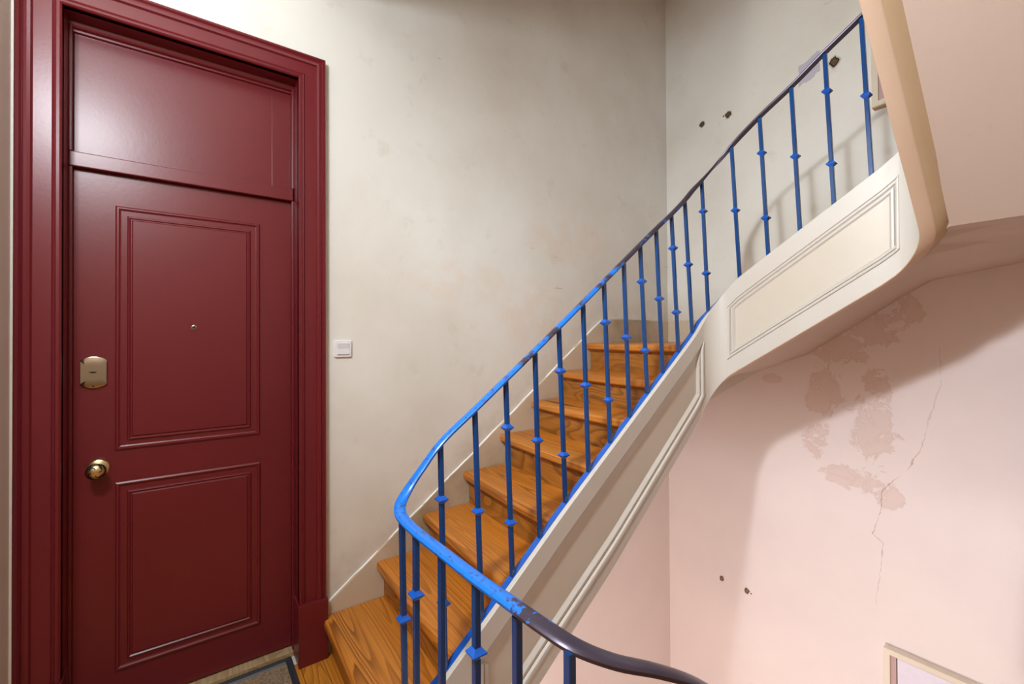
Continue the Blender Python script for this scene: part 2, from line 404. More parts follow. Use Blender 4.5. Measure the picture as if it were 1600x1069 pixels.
# landing floor: slab plus boards running towards the camera
floor = tag(boxo('floor', (XW, XR, YF, .50, -.30, -.022), M['soffit']), 'landing of varnished pine boards', kind='structure')
y = YF+.003; k = 0
while y < .47:
    wd = .112; y1 = min(y+wd, .498)
    bm = bmesh.new(); box(bm, XW+.002, XR-.002, y+.0012, y1-.0012, -.022, 0.0, bev=.0015)
    o = link('plank', bm, M['plank'], floor); recenter(o)
    y = y1; k += 1
bm = bmesh.new(); box(bm, XW+.002, -1.346, .4985, .60, -.022, 0.0, bev=.0015); recenter(link('plank', bm, M['plank'], floor))
bm = bmesh.new(); box(bm, XW+.002, -1.346, .5005, .60, -.20, -.023); link('edge_beam', bm, M['soffit'], floor)
# floors of the other storeys
tag(boxo('floor_below', (XW, XR, YF, YB, ZLO-.1, ZLO+.28), M['ceiling']), kind='structure')
tag(boxo('floor_above', (XW, XR, YF, .50, STOREY-.30, STOREY), M['ceiling']), 'landing slab of the storey above', kind='structure')

tag(boxo('trim_3', (XW, -1.31, .38, .50, 3.075, STOREY-.30), M['ceiling']), 'beam under the edge of the landing above, over the top of the frame', kind='structure')
tag(boxo('trim_4', (-1.31, XR, .38, .50, 3.075, STOREY-.30), M['ceiling']), 'beam under the well edge of the landing above, over the frame', kind='structure')

# ------------------------------------------------------------------ the string of the stairs
def arc(cx, cy, r, a0, a1, n=8):
    return [(cx+r*math.cos(math.radians(a0+(a1-a0)*i/n)), cy+r*math.sin(math.radians(a0+(a1-a0)*i/n))) for i in range(n+1)]
def seg(p, q, step=.04):
    L = math.dist(p, q); n = max(1, int(L/step))
    return [(p[0]+(q[0]-p[0])*i/n, p[1]+(q[1]-p[1])*i/n) for i in range(n+1)]
class Path:
    def __init__(s, parts):
        s.p = []; s.mark = []
        for part in parts:
            for q in part:
                if not s.p or math.dist(q, s.p[-1]) > 1e-6: s.p.append(q)
            s.mark.append(len(s.p)-1)
        s.s = [0]
        for a, b_ in zip(s.p, s.p[1:]): s.s.append(s.s[-1]+math.dist(a, b_))
        s.sm = [0]+[s.s[i] for i in s.mark]
    def at(s, t):
        t = max(0, min(s.s[-1], t)); i = 0
        lo, hi = 0, len(s.s)-2
        while lo < hi:
            mid = (lo+hi+1)//2
            if s.s[mid] <= t: lo = mid
            else: hi = mid-1
        i = lo; u = (t-s.s[i])/(s.s[i+1]-s.s[i])
        a, b_ = s.p[i], s.p[i+1]
        P = Vector((a[0]+(b_[0]-a[0])*u, a[1]+(b_[1]-a[1])*u))
        def tan(j):
            j0, j1 = max(0, j-1), min(len(s.p)-1, j+1)
            return Vector((s.p[j1][0]-s.p[j0][0], s.p[j1][1]-s.p[j0][1])).normalized()
        T = (tan(i)*(1-u)+tan(i+1)*u).normalized()
        return P, T
# outer face (towards the well), going up: landing, flight 1, flight 2, flight 3
path = Path([seg((-.55, .53), (-1.2, .53)), arc(-1.2, .63, .1, 270, 180), seg((-1.3, .63), (-1.3, 2.17)),
             arc(-1.21, 2.17, .09, 180, 90), seg((-1.21, 2.26), (-.54, 2.26)), arc(-.54, 2.17, .09, 90, 0),
             seg((-.45, 2.17), (-.45, .63)), arc(-.55, .63, .1, 0, -90)])
SM = path.sm      # starts: landing 0, arc0, seg1, arc1, seg2, arc2, seg3, arc3, end
S1 = lambda y: SM[2]+(y-.63)
S2 = lambda x: SM[4]+(x+1.21)
S3 = lambda y: SM[6]+(2.17-y)
def curve(cps, win=.05):
    cps = sorted(cps)
    def raw(t):
        if t <= cps[0][0]: return cps[0][1]
        if t >= cps[-1][0]: return cps[-1][1]
        for (a, va), (b_, vb) in zip(cps, cps[1:]):
            if t <= b_: return va+(vb-va)*(t-a)/(b_-a)
    def f(t):
        n = 6
        return sum(raw(t+win*(i/n)) for i in range(-n, n+1))/(2*n+1)
    return f
ztop = curve([(0, .25), (SM[1], .25), (SM[2], .315), (S1(.698), .369), (S1(1.185), .762), (S1(2.084), 1.442), (SM[3], 1.515), (SM[4], 1.720), (S2(-1.14), 1.768),
              (S2(-.931), 1.905), (S2(-.751), 2.022), (S2(-.529), 2.167), (SM[6], 2.33), (S3(.63), 3.80), (SM[8], 3.79)])
zbot = curve([(0, -.33), (SM[1], -.33), (S1(.70), -.12), (S1(1.068), .170), (S1(1.477), .475), (S1(2.124), 1.016), (SM[3], 1.07), (SM[4]-.02, 1.243), (S2(-.881), 1.466),
              (S2(-.641), 1.62), (SM[5], 1.685), (S3(2.176), 1.84), (S3(1.571), 2.423), (S3(.85), 3.10), (SM[8], 3.21)], win=.035)
def stations(t0, t1):
    out = [t0]+[s for s in path.s if t0+1e-4 < s < t1-1e-4]+[t1]
    return out
def sweep(bm, t0, t1, prof, dz=0):
    """prof(t) -> list of (n, z); n is measured towards the well from the outer face"""
    rr = []
    for t in stations(t0, t1):
        P, T = path.at(t); N = Vector((T.y, -T.x))      # right of travel = towards the well (travel is clockwise)
        rr.append([(P.x+N.x*n, P.y+N.y*n, z+dz) for n, z in prof(t)])
    rings(bm, rr)
TH = .044
def string_set(parent, t0, t1, dz, panels, strip=True):
    bm = bmesh.new()
    sweep(bm, t0, t1, lambda t: [(-TH, zbot(t)), (-.016, zbot(t)), (-.016, ztop(t)), (-TH, ztop(t))], dz)
    smooth_by_angle(link('stringer', bm, M['panel'], parent), 25)
    bm = bmesh.new(); sweep(bm, t0, t1, lambda t: [(-TH-.008, zbot(t)+.016), (-TH-.004, zbot(t)+.004), (-TH+.002, zbot(t)-.002), (-.001, zbot(t)-.002), (.0005, zbot(t)+.001), (-.001, zbot(t)+.003), (-TH-.004, zbot(t)+.010)], dz)
    smooth_by_angle(link('under_edge', bm, M['underedge'], parent), 40)
    if t1 > SM[6]+.1:                                                   # plaster cove between the string and the soffit of flight 3
        bm = bmesh.new(); sweep(bm, SM[6]-.09, t1, lambda t: [(-TH-.002, zbot(t)+.002), (-TH-.014, zbot(t)+.010), (-TH-.026, zbot(t)+.022), (-TH-.040, zbot(t)+.038), (-TH+.004, zbot(t)+.05), (-TH+.002, zbot(t)+.006)], dz)
        smooth_by_angle(link('cove', bm, M['cove'], parent), 60)
    def board(name, a, b_, lo, hi):
        bm = bmesh.new(); sweep(bm, a, b_, lambda t: [(-.016, lo(t)), (-.002, lo(t)), (0, lo(t)+.002), (0, hi(t)-.002), (-.002, hi(t)), (-.016, hi(t))], dz)
        smooth_by_angle(link(name, bm, M['stringer'], parent), 25)
    edges = [t0]
    for (a, b_, tb, bb, wv, wh) in panels: edges += [a, b_]
    edges.append(t1)
    for i in range(0, len(edges), 2):                                   # full-height stretches between panels
        board('stile', edges[i], edges[i+1], zbot, ztop)
    for (a, b_, tb, bb, wv, wh) in panels:
        board('top_rail', a, b_, lambda t: ztop(t)-tb, ztop)
        board('bottom_rail', a, b_, zbot, lambda t: zbot(t)+bb)
        prof = [(0, 0), (.004, .06), (.005, .18), (.003, .32), (-.004, .42), (-.010, .47), (-.004, .54), (-.003, .74), (-.008, .86), (-.014, .96), (-.0155, 1.0)]
        proft = [(-.001, 0), (-.004, .06), (-.005, .30), (-.010, .42), (-.012, .48), (-.008, .55), (-.009, .80), (-.014, .92), (-.0155, 1.0)]
        if wv > .06: proft = [(-.001, 0), (-.008, .04), (-.0125, .10), (-.0145, .5), (-.0158, 1.0)]      # nearly flush on flight 1
        hi = lambda t: ztop(t)-tb; lo = lambda t: zbot(t)+bb
        bm = bmesh.new(); sweep(bm, a, b_, lambda t: [(-.03, hi(t))]+[(n, hi(t)-wv*q) for n, q in proft]+[(-.03, hi(t)-wv)], dz)
        smooth_by_angle(link('panel_moulding', bm, M['stringer'], parent), 25)
        bm = bmesh.new(); sweep(bm, a, b_, lambda t: [(-.03, lo(t))]+[(n, lo(t)+wv*q) for n, q in prof]+[(-.03, lo(t)+wv)], dz)
        smooth_by_angle(link('panel_moulding', bm, M['stringer'], parent), 25)
        for e, sg in ((a, 1), (b_, -1)):
            bm = bmesh.new(); rr = []
            for n, q in [(-.03, 0)]+prof+[(-.03, 1)]:
                t = e+sg*wh*q; P, T = path.at(t); N = Vector((T.y, -T.x))
                # mitre: ends run along the corner diagonals
                zl = lo(e)+(lo(t)-lo(e))+wv*q; zh = hi(t)-wv*q
                rr.append([(P.x+N.x*n, P.y+N.y*n, zl+dz), (P.x+N.x*n, P.y+N.y*n, zh+dz)])
            V = [[bm.verts.new(p) for p in r] for r in rr]
            for r1, r2 in zip(V, V[1:]+V[:1]): bm.faces.new((r1[0], r1[1], r2[1], r2[0]))
            bm.faces.new([v[0] for v in V]); bm.faces.new([v[1] for v in V])
            smooth_by_angle(link('panel_moulding', bm, M['stringer'], parent), 25)
    if strip:
        bm = bmesh.new()
        sweep(bm, t0+.01, t1-.01, lambda t: [(-TH-.001, ztop(t)-.004), (-.020, ztop(t)-.004), (-.020, ztop(t)+.003), (-TH-.001, ztop(t)+.003)], dz)
        link('edge_strip', bm, M['blue2'], parent)['label'] = 'bright blue painted flat bar along the top of the stringer'

stairs = tag(empty('staircase', (-1.75, .5, 0)), 'winding pine staircase with ivory panelled outer stringer climbing along the cream wall', 'stairs')
P1 = (S1(.80), S1(2.194-.02), .098, .070, .070, .048)
P2 = (S2(-1.221), S2(-.524), .096, .088, .040, .036)
string_set(stairs, 0.0, SM[6]+.05, 0, [P1, P2])
string_set(stairs, SM[6]+.05, SM[8], 0, [(S3(2.0), S3(.78), .098, .07, .05, .045)])

# lower flight going down at the right of the well, and the flights above (they only cast shade here)
low = tag(empty('lower_stair_flight', (0, .5, -.1)), 'flight going down from the landing at the right, below the frame', 'stairs')
string_set(low, SM[5], SM[8]-.001, -STOREY, [(S3(2.0), S3(.78), .098, .07, .05, .045)])
upp = tag(empty('upper_stair_flight', (-1.75, .5, STOREY)), 'stair flight of the storey above, over the top of the frame', 'stairs')
string_set(upp, 0.0, SM[6], STOREY, [P1, P2])

# treads: nosing end at the string, nosing end at the wall
R = .177
nos = {1: ((-1.344, .490), (-2.1865, .505)), 2: ((-1.344, .735), (-2.1865, .757)), 3: ((-1.344, .962), (-2.1865, 1.003)), 4: ((-1.344, 1.19), (-2.1865, 1.247)),
       5: ((-1.344, 1.43), (-2.1865, 1.495)), 6: ((-1.344, 1.665), (-2.1865, 1.732)), 7: ((-1.344, 1.86), (-2.1865, 1.951)), 8: ((-1.344, 2.045), (-2.1865, 2.217)),
       9: ((-1.322, 2.268), (-1.72, 3.15)), 10: ((-1.03, 2.304), (-1.26, 3.15)), 11: ((-.76, 2.304), (-.80, 3.15)), 12: ((-.50, 2.304), (-.33, 3.15)),
       13: ((-.406, 2.20), (.30, 3.15)), 14: ((-.406, 2.02), (.44, 2.80))}
for k in range(15, 21): nos[k] = ((-.406, 1.835-.185*(k-15)), (.44, 2.45-.30*(k-15)))
def line_off(a, b_, d):
    a = Vector(a); b_ = Vector(b_); t = (b_-a).normalized(); n = Vector((-t.y, t.x))
    return a+n*d, b_+n*d
def add_tread(parent, k, dz=0, mat='tread'):
    (i0, o0) = nos[k]
    a, c = Vector(i0), Vector(o0)
    if k+1 in nos:
        (i1, o1) = nos[k+1]
        t = (Vector(o1)-Vector(i1)).normalized(); n = Vector((-t.y, t.x)); n = -n if True else n
    t0 = (c-a).normalized(); fwd = Vector((t0.y, -t0.x))          # uphill: to the right of inner->outer
    if k <= 8: corner = None
    z = R*k+dz
    if k == 20: back_i, back_o = Vector((-.406, .50)), Vector((.44, .50))
    else:
        t1 = (Vector(o1)-Vector(i1)).normalized(); f1 = Vector((t1.y, -t1.x))
        back_i = Vector(i1)+f1*.05; back_o = Vector(o1)+f1*.05
    pts = [a, c]
    if k == 8: pts.append(Vector((-2.1865, 3.15)))
    if k == 13: pts.append(Vector((.44, 3.15)))
    if k in (8,): back_o = Vector((-1.70, 3.15))
    if back_o.y > 3.15: back_o.y = 3.15
    pts += [back_o, back_i]
    if k == 9: pts.append(Vector((-1.24, 2.304)))
    if k == 8: pts[-1] = Vector((-1.325, 2.262))
    bm = bmesh.new(); extrude_poly(bm, [(p.x, p.y) for p in pts], z-.042, z)
    bm.edges.ensure_lookup_table()
    # round the nosing
    es = []
    for e in bm.edges:
        v0, v1 = e.verts
        if abs(v0.co.z-v1.co.z) < 1e-6:
            m_ = (v0.co+v1.co)/2
            if (Vector((m_.x, m_.y))-(a+c)/2).length < 1e-3: es.append(e)
    bmesh.ops.bevel(bm, geom=es, offset=.014, segments=4, affect='EDGES', profile=.5)
    bmesh.ops.subdivide_edges(bm, edges=[e for e in bm.edges if e.calc_length() > .4], cuts=7, use_grid_fill=True)
    cen = (a+c)/2
    for v in bm.verts:                                            # worn hollow along the nosing
        d = (Vector((v.co.x, v.co.y))-cen); u = d.dot(t0)/((c-a).length/2); f = max(0, 1-abs(d.dot(fwd))/.07)
        if abs(u) < 1: v.co.z -= .006*f*(1-u*u)
    ang = math.atan2(t0.y, t0.x)
    o = link('tread', bm, M[mat], parent); smooth_by_angle(o, 40)
    # origin in the board, local x along the grain
    me = o.data; cc = Vector((cen.x, cen.y, z))
    me.transform(Matrix.Rotation(-ang, 4, 'Z') @ Matrix.Translation(-cc))
    o.location = o.location+cc; o.rotation_euler.z = ang
    return o
def add_riser(parent, k, dz=0):
    (i0, o0) = nos[k]; a, c = Vector(i0), Vector(o0)
    t0 = (c-a).normalized(); fwd = Vector((t0.y, -t0.x))
    z1 = R*k-.042+dz; z0 = R*(k-1)+dz+(.0 if k > 1 else .001)
    ang = math.atan2(t0.y, t0.x); L = (c-a).length
    bm = bmesh.new(); box(bm, .03 if k == 9 else 0.0, L, -.058, -.036, z0, z1)
    for v in bm.verts: pass
    o = link('riser', bm, M['riser'], parent)
    def place(o, zc):
        me = o.data; me.transform(Matrix.Translation((-L/2, 0, -zc)))
        o.location = o.location+Vector(((a.x+c.x)/2, (a.y+c.y)/2, zc)); o.rotation_euler.z = ang
    place(o, (z0+z1)/2)
    bm = bmesh.new()                                              # small cove under the nosing
    pr = [(-.036, z1), (-.020, z1), (-.022, z1-.008), (-.030, z1-.016), (-.036, z1-.018)]
    rings(bm, [[(x, yy, zz) for yy, zz in pr] for x in (0, L)])
    o2 = link('nosing_strip', bm, M['riser'], parent); place(o2, (z0+z1)/2)
# boards face: local y axis of a board is 90 deg left of inner->outer; uphill is on the right, so offsets are negative
for k in range(1, 21):
    add_tread(stairs, k); add_riser(stairs, k)
for k in range(15, 20):
    add_tread(low, k, -STOREY); add_riser(low, k, -STOREY)

# soffit under the flights: ruled surface from string to walls
def soffit_pairs():
    pr = []
    for i in range(9):
        y = .56+i*(2.10-.56)/8; z = zbot(S1(max(y, .64)))+.03
        pr.append(((-1.34, y, z), (XW+.001, y, z)))
    pr += [((-1.34, 2.19, 1.11), (XW+.001, 2.6, 1.10)), ((-1.32, 2.25, 1.19), (XW+.001, YB-.001, 1.14)), ((-1.25, 2.29, 1.245), (-1.482, YB-.001, 1.224)),
           ((-1.10, 2.30, 1.345), (-1.189, YB-.001, 1.34)), ((-.88, 2.30, 1.48), (-.93, YB-.001, 1.52)), ((-.70, 2.30, 1.60), (-.72, YB-.001, 1.67)), ((-.58, 2.30, 1.685), (-.60, YB-.001, 1.745)),
           ((-.50, 2.30, 1.75), (-.2, YB-.001, 1.81)), ((-.46, 2.285, 1.80), (XR-.001, YB-.001, 1.84)), ((-.41, 2.25, 1.835), (XR-.001, 2.25, 1.835))]
    for i in range(9):
        y = 2.2-i*(2.2-.56)/8; z = zbot(S3(max(y, .64)))+.036
        if i == 0: z = zbot(S3(y))+.030
        pr.append(((-.372, y, z), (XR-.001, y, z)))
    return pr
def soffit(parent, pr, dz, name='soffit'):
    bm = bmesh.new(); rr = []
    for a, b_ in pr:
        a, b_ = Vector(a), Vector(b_)
        rr.append([a.lerp(b_, i/6)+Vector((0, 0, dz)) for i in range(7)])
    V = [[bm.verts.new(p) for p in r] for r in rr]
    for r1, r2 in zip(V, V[1:]):
        for i in range(6): bm.faces.new((r1[i], r1[i+1], r2[i+1], r2[i]))
    W = [[bm.verts.new(v.co+Vector((0, 0, .02))) for v in r] for r in V]
    for r1, r2 in zip(W, W[1:]):
        for i in range(6): bm.faces.new((r1[i], r2[i], r2[i+1], r1[i+1]))
    for r, q in zip(V, W): pass
    for i in range(len(V)-1):
        for j in (0, 6): bm.faces.new((V[i][j], V[i+1][j], W[i+1][j], W[i][j]))
    for i in (0, len(V)-1):
        for j in range(6): bm.faces.new((V[i][j], V[i][j+1], W[i][j+1], W[i][j]))
    return smooth_by_angle(link(name, bm, M['soffit'], parent), 22)
SP = soffit_pairs()
soffit(stairs, SP, 0)['label'] = 'pink-beige plastered underside of the flights'
soffit(upp, SP[:19], STOREY)
soffit(low, SP[18:], -STOREY)

# skirting board of rendered plaster on the left and back walls
bm = bmesh.new()
def skirt_top(y): return min(.731*y-.158, 1.587)
ysk = [.522+i*(2.387-.522)/12 for i in range(13)]+[2.6, 2.9, 3.15]
rr = []
for y in ysk:
    zt = skirt_top(y)+.0025*math.sin(y*23)+.0015*math.sin(y*61); zb_ = zt-.36 if y < 2.3 else 1.2
    rr.append([(XW, y, zb_), (XW+.010, y, zb_), (XW+.010, y, zt-.006), (XW+.007, y, zt), (XW, y, zt)])
rings(bm, rr)
tag(link('baseboard_left', bm, M['skirt']), 'dirty beige skirting stepping up the wall above the treads', kind='structure')
bm = bmesh.new(); box(bm, XW+.011, -1.80, YB-.010, YB-.0005, 1.36, 1.585)
box(bm, XW+.011, -1.80, YB-.013, YB-.0005, 1.30, 1.50)
tag(link('baseboard_back', bm, M['skirt']), 'beige skirting on the far wall over the top visible tread', kind='structure')
bm = bmesh.new()        # bright paint bead on the skirting
rr = []
for y in [.53+i*.04 for i in range(47)]:
    zt = skirt_top(y)+.0025*math.sin(y*23)+.0015*math.sin(y*61); r = .003+.0012*math.sin(y*37)
    rr.append([(XW+.006, y, zt-.002), (XW+.006+r, y, zt), (XW+.004, y, zt+r*.9), (XW, y, zt+r)])
rings(bm, rr)
tag(link('trim_2', bm, M['caulk']), 'thin whitish ridge of filler along the top of the skirting', kind='structure')

# ------------------------------------------------------------------ door
door = tag(empty('door_1', (XD, .02, 0)), 'burgundy panelled flat door with blind transom and moulded frame', kind='structure')
BU = M['burgundy']
SLY0, SLY1 = -.342, .394
def rect_loops(bm, x0, y0, y1, z0, z1, prof, fill=True):
    """prof: (inset, height); nested mitred rectangles in the plane x0"""
    rr = []
    for t, n in prof:
        rr.append([(x0+n, y0+t, z0+t), (x0+n, y1-t, z0+t), (x0+n, y1-t, z1-t), (x0+n, y0+t, z1-t)])
    V = [[bm.verts.new(p) for p in r] for r in rr]
    for a, c in zip(V, V[1:]):
        for i in range(4):
            j = (i+1) % 4; bm.faces.new((a[i], a[j], c[j], c[i]))
    if fill: bm.faces.new(V[-1])
slab = boxo('door_leaf', (XD-.045, XD, SLY0, SLY1, .03, 2.092), BU, door, bev=.001)
for (y0, y1, z0, z1) in ((-.225, .267, 1.024, 1.973), (-.224, .269, .176, .902)):
    bm = bmesh.new()
    rect_loops(bm, XD, y0, y1, z0, z1, [(0, -.002), (.001, .004), (.006, .0075), (.011, .0075), (.014, .0035), (.018, .0015), (.036, .0015), (.039, .007), (.043, .0085), (.047, .0045), (.050, .0045), (.054, .0085), (.060, .0085)])
    o = link('panel', bm, BU, slab); smooth_by_angle(o, 20)
# transom: blind painted panel, rail below, edges of the stops
tp = boxo('transom_panel', (XD-.03, XD+.001, DY0+.012, SLY1, 2.15, 2.60), BU, door)
bm = bmesh.new(); box(bm, XD+.001, XD+.0035, .315, SLY1-.002, 2.155, 2.59, bev=.0008); link('transom_strip', bm, BU, tp)
bm = bmesh.new(); box(bm, XD-.03, XD+.028, DY0, DY1-.004, 2.094, 2.150, bev=.004); link('transom_rail', bm, BU, door)
# linings (reveals) and stops
boxo('door_lining', (XD-.06, XW+.018, DY0-.03, DY0, .0, DZ1), BU, door); boxo('door_lining', (XD-.06, XW+.018, DY1, DY1+.03, .0, DZ1), BU, door)
boxo('door_lining', (XD-.06, XW+.018, DY0-.03, DY1+.03, DZ1, DZ1+.03), BU, door)
for a, c in ((DY0, DY0+.010), (DY1-.010, DY1)):
    boxo('door_stop', (XD, XD+.030, a, c, 2.15, DZ1), BU, door, bev=.002)
    boxo('door_stop', (XD, XD+.024, a, c, .0, 2.094), BU, door, bev=.002)
bm = bmesh.new()
rings(bm, [[(XD+n, y, z) for n, z in ((-.03, 2.60), (.001, 2.597), (.012, 2.600), (.014, 2.606), (.026, 2.610), (.030, 2.616), (.034, DZ1), (-.03, DZ1))] for y in (DY0, DY1)])
link('door_stop', bm, BU, door)
# architrave, mitred at the head
prof = [(0, 0), (0, .030), (.003, .035), (.012, .037), (.016, .031), (.019, .029), (.022, .034), (.030, .036), (.038, .033), (.041, .026), (.043, .024), (.088, .024),
        (.090, .027), (.094, .030), (.098, .027), (.100, .030), (.108, .031), (.113, .026), (.114, .018), (.114, 0)]
YO0, YO1, ZO = DY0-.114, DY1+.114, DZ1+.114
bm = bmesh.new(); rr = []
for t, n in prof:
    rr.append([(XW+n, YO0+t, .0), (XW+n, YO0+t, ZO-t), (XW+n, YO1-t, ZO-t), (XW+n, YO1-t, .0)])
V = [[bm.verts.new(p) for p in r] for r in rr]
for a, c in zip(V, V[1:]):
    for i in range(3): bm.faces.new((a[i], a[i+1], c[i+1], c[i]))
o = link('architrave', bm, BU, door); smooth_by_angle(o, 30)
for a, c in ((YO0+.002, DY0+.004), (DY1-.006, YO1+.004)):
    bm = bmesh.new(); box(bm, XD-.02, XW+.047, a, c, .0, .272, bev=.004); link('plinth_block', bm, BU, door)
boxo('door_sill', (XD-.05, -2.262, DY0, DY1-.006, -.002, .022), M['sill'], door, bev=.004)
# lock plate
bm = bmesh.new(); pts = []
for i in range(48):
    a = 2*PI*i/48; yy = .060*math.cos(a); zz = .060*math.sin(a)
    pts.append((max(-.038, min(.038, yy)), zz))
for (n, s) in ((0, 1), ):
    rr = [[(XD+d, -.285+p[0]*s, 1.330+p[1]*s) for p in pts] for d, s in ((0, 1), (.006, 1), (.008, .985), (.009, .95), (.0092, .5))]
    rings(bm, rr)
lp = link('lock_plate', bm, M['nickel'], door); smooth_by_angle(lp, 30); lp['label'] = 'polished oval lock plate with a keyhole cover'
bm = bmesh.new(); lathe_x(bm, [(0, .003), (.002, .003), (.0025, .0015)], -.285, 1.277, XD+.009, 12); link('screw', bm, M['black'], lp)
bm = bmesh.new(); box(bm, XD+.009, XD+.0115, -.293, -.279, 1.327, 1.331, bev=.0008); box(bm, XD+.009, XD+.0105, -.298, -.276, 1.3305, 1.3325); link('keyhole', bm, M['black'], lp)
# knob with swirl engraving
bm = bmesh.new(); lathe_x(bm, [(0, .034), (.003, .034), (.006, .031), (.008, .022), (.012, .014), (.022, .011), (.030, .013), (.034, .020), (.042, .0275), (.054, .0295), (.064, .0265), (.071, .018), (.074, .008), (.0745, .001)], -.272, .965, XD, 32)
kn = link('door_knob', bm, M['brass'], door, smooth=True); kn['label'] = 'round brass knob engraved with dark swirls'
bm = bmesh.new()
def knob_pt(ang, d):
    pr = [(.042, .0275), (.054, .0295), (.064, .0265), (.071, .018), (.0745, .001)]
    for (a, ra), (c, rc) in zip(pr, pr[1:]):
        if d <= c: r = ra+(rc-ra)*(d-a)/(c-a); break
    return Vector((XD+d+.0004, -.272+r*1.01*math.cos(ang), .965+r*1.01*math.sin(ang)))
def ribbon(pts, w_=.0018):
    P_ = [knob_pt(a, d) for a, d in pts]
    L_, R_ = [], []
    for i, p in enumerate(P_):
        t = (P_[min(i+1, len(P_)-1)]-P_[max(i-1, 0)]).normalized(); c = Vector((XD+.045, -.272, .965)); n = (p-c).normalized(); s_ = t.cross(n).normalized()*w_
        L_.append(bm.verts.new(p+s_+n*.0006)); R_.append(bm.verts.new(p-s_+n*.0006))
    for i in range(len(P_)-1): bm.faces.new((L_[i], L_[i+1], R_[i+1], R_[i]))
for q in range(4):
    a0 = q*PI/2
    ribbon([(a0+i*.13, .0725-.0009*i) for i in range(20)], .0017)
    ribbon([(a0+.75+.30*math.cos(2*PI*i/14), .0655+.0042*math.sin(2*PI*i/14)) for i in range(15)], .0011)
ribbon([(2*PI*i/40, .0605+.0015*math.sin(i*.94)) for i in range(41)], .0011)
link('engraving', bm, M['brass_dark'], kn)
bm = bmesh.new(); lathe_x(bm, [(0, .0105), (.003, .0105), (.0045, .0085), (.005, .006), (.0035, .005), (.0035, .0005)], .024, 1.503, XD+.0085, 24)
ph = link('peephole', bm, M['nickel'], door); smooth_by_angle(ph, 40)
bm = bmesh.new(); lathe_x(bm, [(0, .004), (.0015, .003), (.002, .0005)], .024, 1.503, XD+.0121, 16); link('lens', bm, M['black'], ph)

# ------------------------------------------------------------------ light switch
sw = tag(empty('light_switch', (XW, .600, 1.405)), 'white square light switch on the cream wall right of the door', 'switch')
def rrect(w_, h_, r, n=6):
    out = []
    for cx, cz, a0 in ((w_-r, h_-r, 0), (-w_+r, h_-r, 90), (-w_+r, -h_+r, 180), (w_-r, -h_+r, 270)):
        for i in range(n+1):
            a = math.radians(a0+90*i/n); out.append((cx+r*math.cos(a), cz+r*math.sin(a)))
    return out
def rplate(name, yc, zc, layers, mat, parent):
    bm = bmesh.new(); rings(bm, [[(XW+d, yc+p[0], zc+p[1]) for p in rrect(hw, hh, r)] for d, hw, hh, r in layers])
    return smooth_by_angle(link(name, bm, mat, parent), 35)
rplate('plate', .600, 1.405, [(0, .0405, .0405, .007), (.007, .0405, .0405, .007), (.010, .038, .038, .007), (.0105, .031, .031, .004)], M['switch'], sw)
bm = bmesh.new(); rings(bm, [[(XW+x_, y_, z_) for x_, z_ in ((.009, 1.378), (.0155, 1.379), (.0118, 1.406), (.0150, 1.431), (.009, 1.432))] for y_ in (.573, .627)])
link('rocker', bm, M['switch2'], sw)

# ------------------------------------------------------------------ door mat
mat = tag(empty('door_mat', (-2.05, .05, 0)), 'brown coir door mat with dark rubber border at the burgundy door', 'mat')
my0, my1, mx0, mx1 = -.33, .385, -2.258, -1.80
bm = bmesh.new(); rect = [(0, 0), (0, .007), (.004, .010), (.012, .010), (.014, .007), (.018, .007), (.020, .0095), (.024, .0095), (.027, .007)]
rr = [[(mx0+t, my0+t, z), (mx1-t, my0+t, z), (mx1-t, my1-t, z), (mx0+t, my1-t, z)] for t, z in rect]
V = [[bm.verts.new(p) for p in r] for r in rr]
for a, c in zip(V, V[1:]):
    for i in range(4): bm.faces.new((a[i], a[(i+1) % 4], c[(i+1) % 4], c[i]))
bm.faces.new(V[0])
link('border', bm, M['rubber'], mat)
bm = bmesh.new(); box(bm, mx0+.027, mx0+.045, my0+.027, my1-.027, .002, .0085); link('grey_band', bm, M['rubber_grey'], mat)
bm = bmesh.new()
nx, ny = 60, 90
x0, x1, y0, y1 = mx0+.045, mx1-.027, my0+.027, my1-.027
g_ = [[bm.verts.new((x0+(x1-x0)*i/nx, y0+(y1-y0)*j/ny, .008+random.random()*.005)) for j in range(ny+1)] for i in range(nx+1)]
for i in range(nx):
    for j in range(ny): bm.faces.new((g_[i][j], g_[i+1][j], g_[i+1][j+1], g_[i][j+1]))
o = link('pile', bm, M['coir'], mat); o['kind'] = 'stuff'

